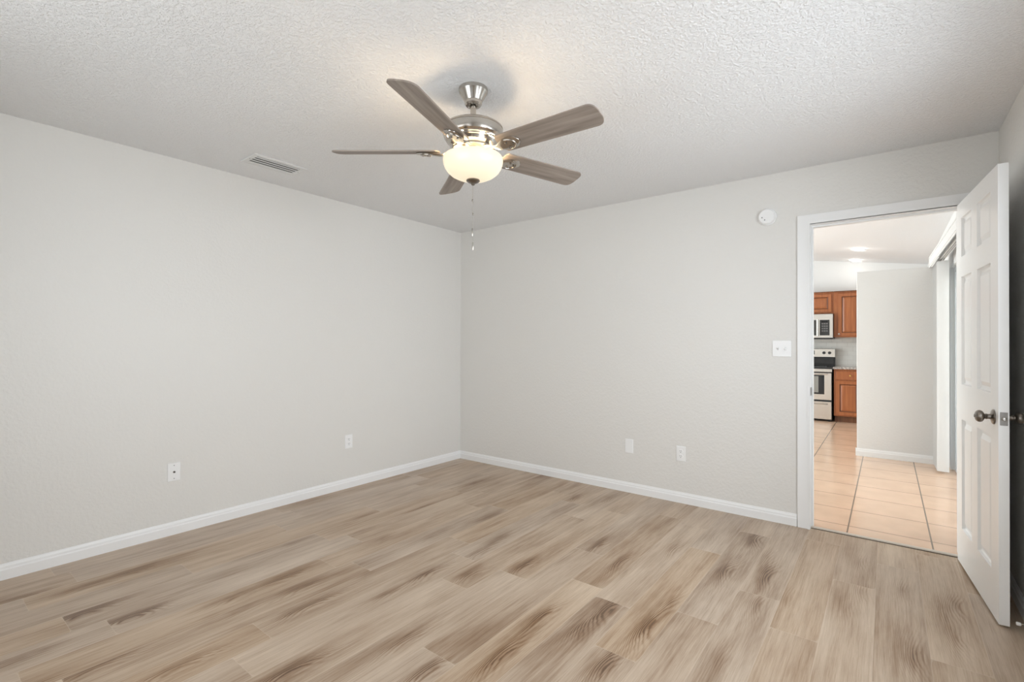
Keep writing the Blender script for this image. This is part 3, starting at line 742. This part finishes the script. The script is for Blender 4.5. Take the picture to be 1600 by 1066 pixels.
b = BM(); box(b, (RX0+.03, RY-.012, .272), (RX1-.06, RY+.002, .292), .004, 2); obj('handle', b, mat('drawer_grip_steel', (.40, .38, .35), .3, 1), d)
b = BM(); box(b, (RX0, 9.795, .868), (RX1, HY1-.022, 1.020), .004); box(b, (RX0+.02, 9.785, .905), (RX1-.02, 9.796, 1.0), .003); part(rg, 'backguard', b, MBLK)
b = BM(); box(b, (RX0, 9.775, 1.020), (RX1, HY1-.022, 1.165), .006, 2); cp = part(rg, 'control_panel', b, MSS)
for x in (-.850, -.770, -1.374, -1.294):
    b = BM(); lathe(b, [(0, 0), (.024, 0), (.024, .006), (.019, .008), (.017, .024), (0, .026)], Matrix.Translation((x, 9.776, 1.095)) @ Matrix.Rotation(PI/2, 4, 'X'), 24)
    obj('control_knob', b, MBLKM, cp, True)
b = BM(); box(b, (-1.16, 9.772, 1.065), (-.985, 9.776, 1.130)); obj('display', b, MBLK, cp)
for x, r, y in ((-.88, .085, 9.60), (-1.27, .105, 9.60), (-.88, .105, 9.38), (-1.27, .085, 9.38)):
    b = BM(); lathe(b, [(r-.003, .0), (r, .0), (r, .0008), (r-.003, .0008), (r-.003, 0)], Matrix.Translation((x, y, .8702)), 40); part(rg, 'burner_ring', b, MGREY)

# microwave
MX0, MX1, MY, MZ0, MZ1 = -1.462, -.702, 9.50, 1.325, 1.745
mw = thing('microwave', 'stainless steel over-range microwave mounted above the stove', 'microwave', ((MX0+MX1)/2, HY1-.01, MZ0))
b = BM(); box(b, (MX0, MY+.03, MZ0+.012), (MX1, HY1-.01, MZ1), .003); part(mw, 'body', b, MBLKM)
b = BM(); box(b, (MX0, MY, MZ0+.020), (MX1, MY+.03, MZ1-.004), .004); part(mw, 'front_panel', b, MSS)
b = BM(); box(b, (MX0+.004, MY+.006, MZ0), (MX1-.004, HY1-.02, MZ0+.018)); part(mw, 'vent_grille', b, MBLK)
ZA, ZBm = MZ0+.062, MZ1-.100
b = BM(); box(b, (MX0+.035, MY-.003, ZA), (-.935, MY+.001, ZBm), .002); dr = part(mw, 'door', b, MBLKM)
b = BM(); box(b, (MX0+.09, MY-.0045, ZA+.03), (-.975, MY-.0025, ZBm-.045)); obj('door_window', b, mat('microwave_screen', (.42, .42, .42), .3, .2), dr)
b = BM(); tube(b, [(-.912, MY-.035, ZA-.01), (-.912, MY-.035, ZBm+.01)], .012, 14)
for z in (ZA+.01, ZBm-.01): tube(b, [(-.912, MY-.035, z), (-.912, MY+.001, z)], .008, 10)
part(mw, 'handle', b, MSS, True)
b = BM(); box(b, (-.885, MY-.003, ZA), (-.748, MY+.001, ZBm), .002); kp = part(mw, 'keypad', b, MBLKM)
MKEY = mat('keypad_keys', (.16, .16, .16), .4)
b = BM(); box(b, (-.860, MY-.0042, ZBm-.042), (-.773, MY-.0028, ZBm-.018)); obj('display', b, MBLK, kp)
for i in range(4):
    for j in range(3):
        x = -.858+j*.031; z = ZBm-.075-i*.040
        b = BM(); box(b, (x, MY-.0042, z), (x+.024, MY-.0028, z+.022), .0005); obj('button', b, MKEY, kp)
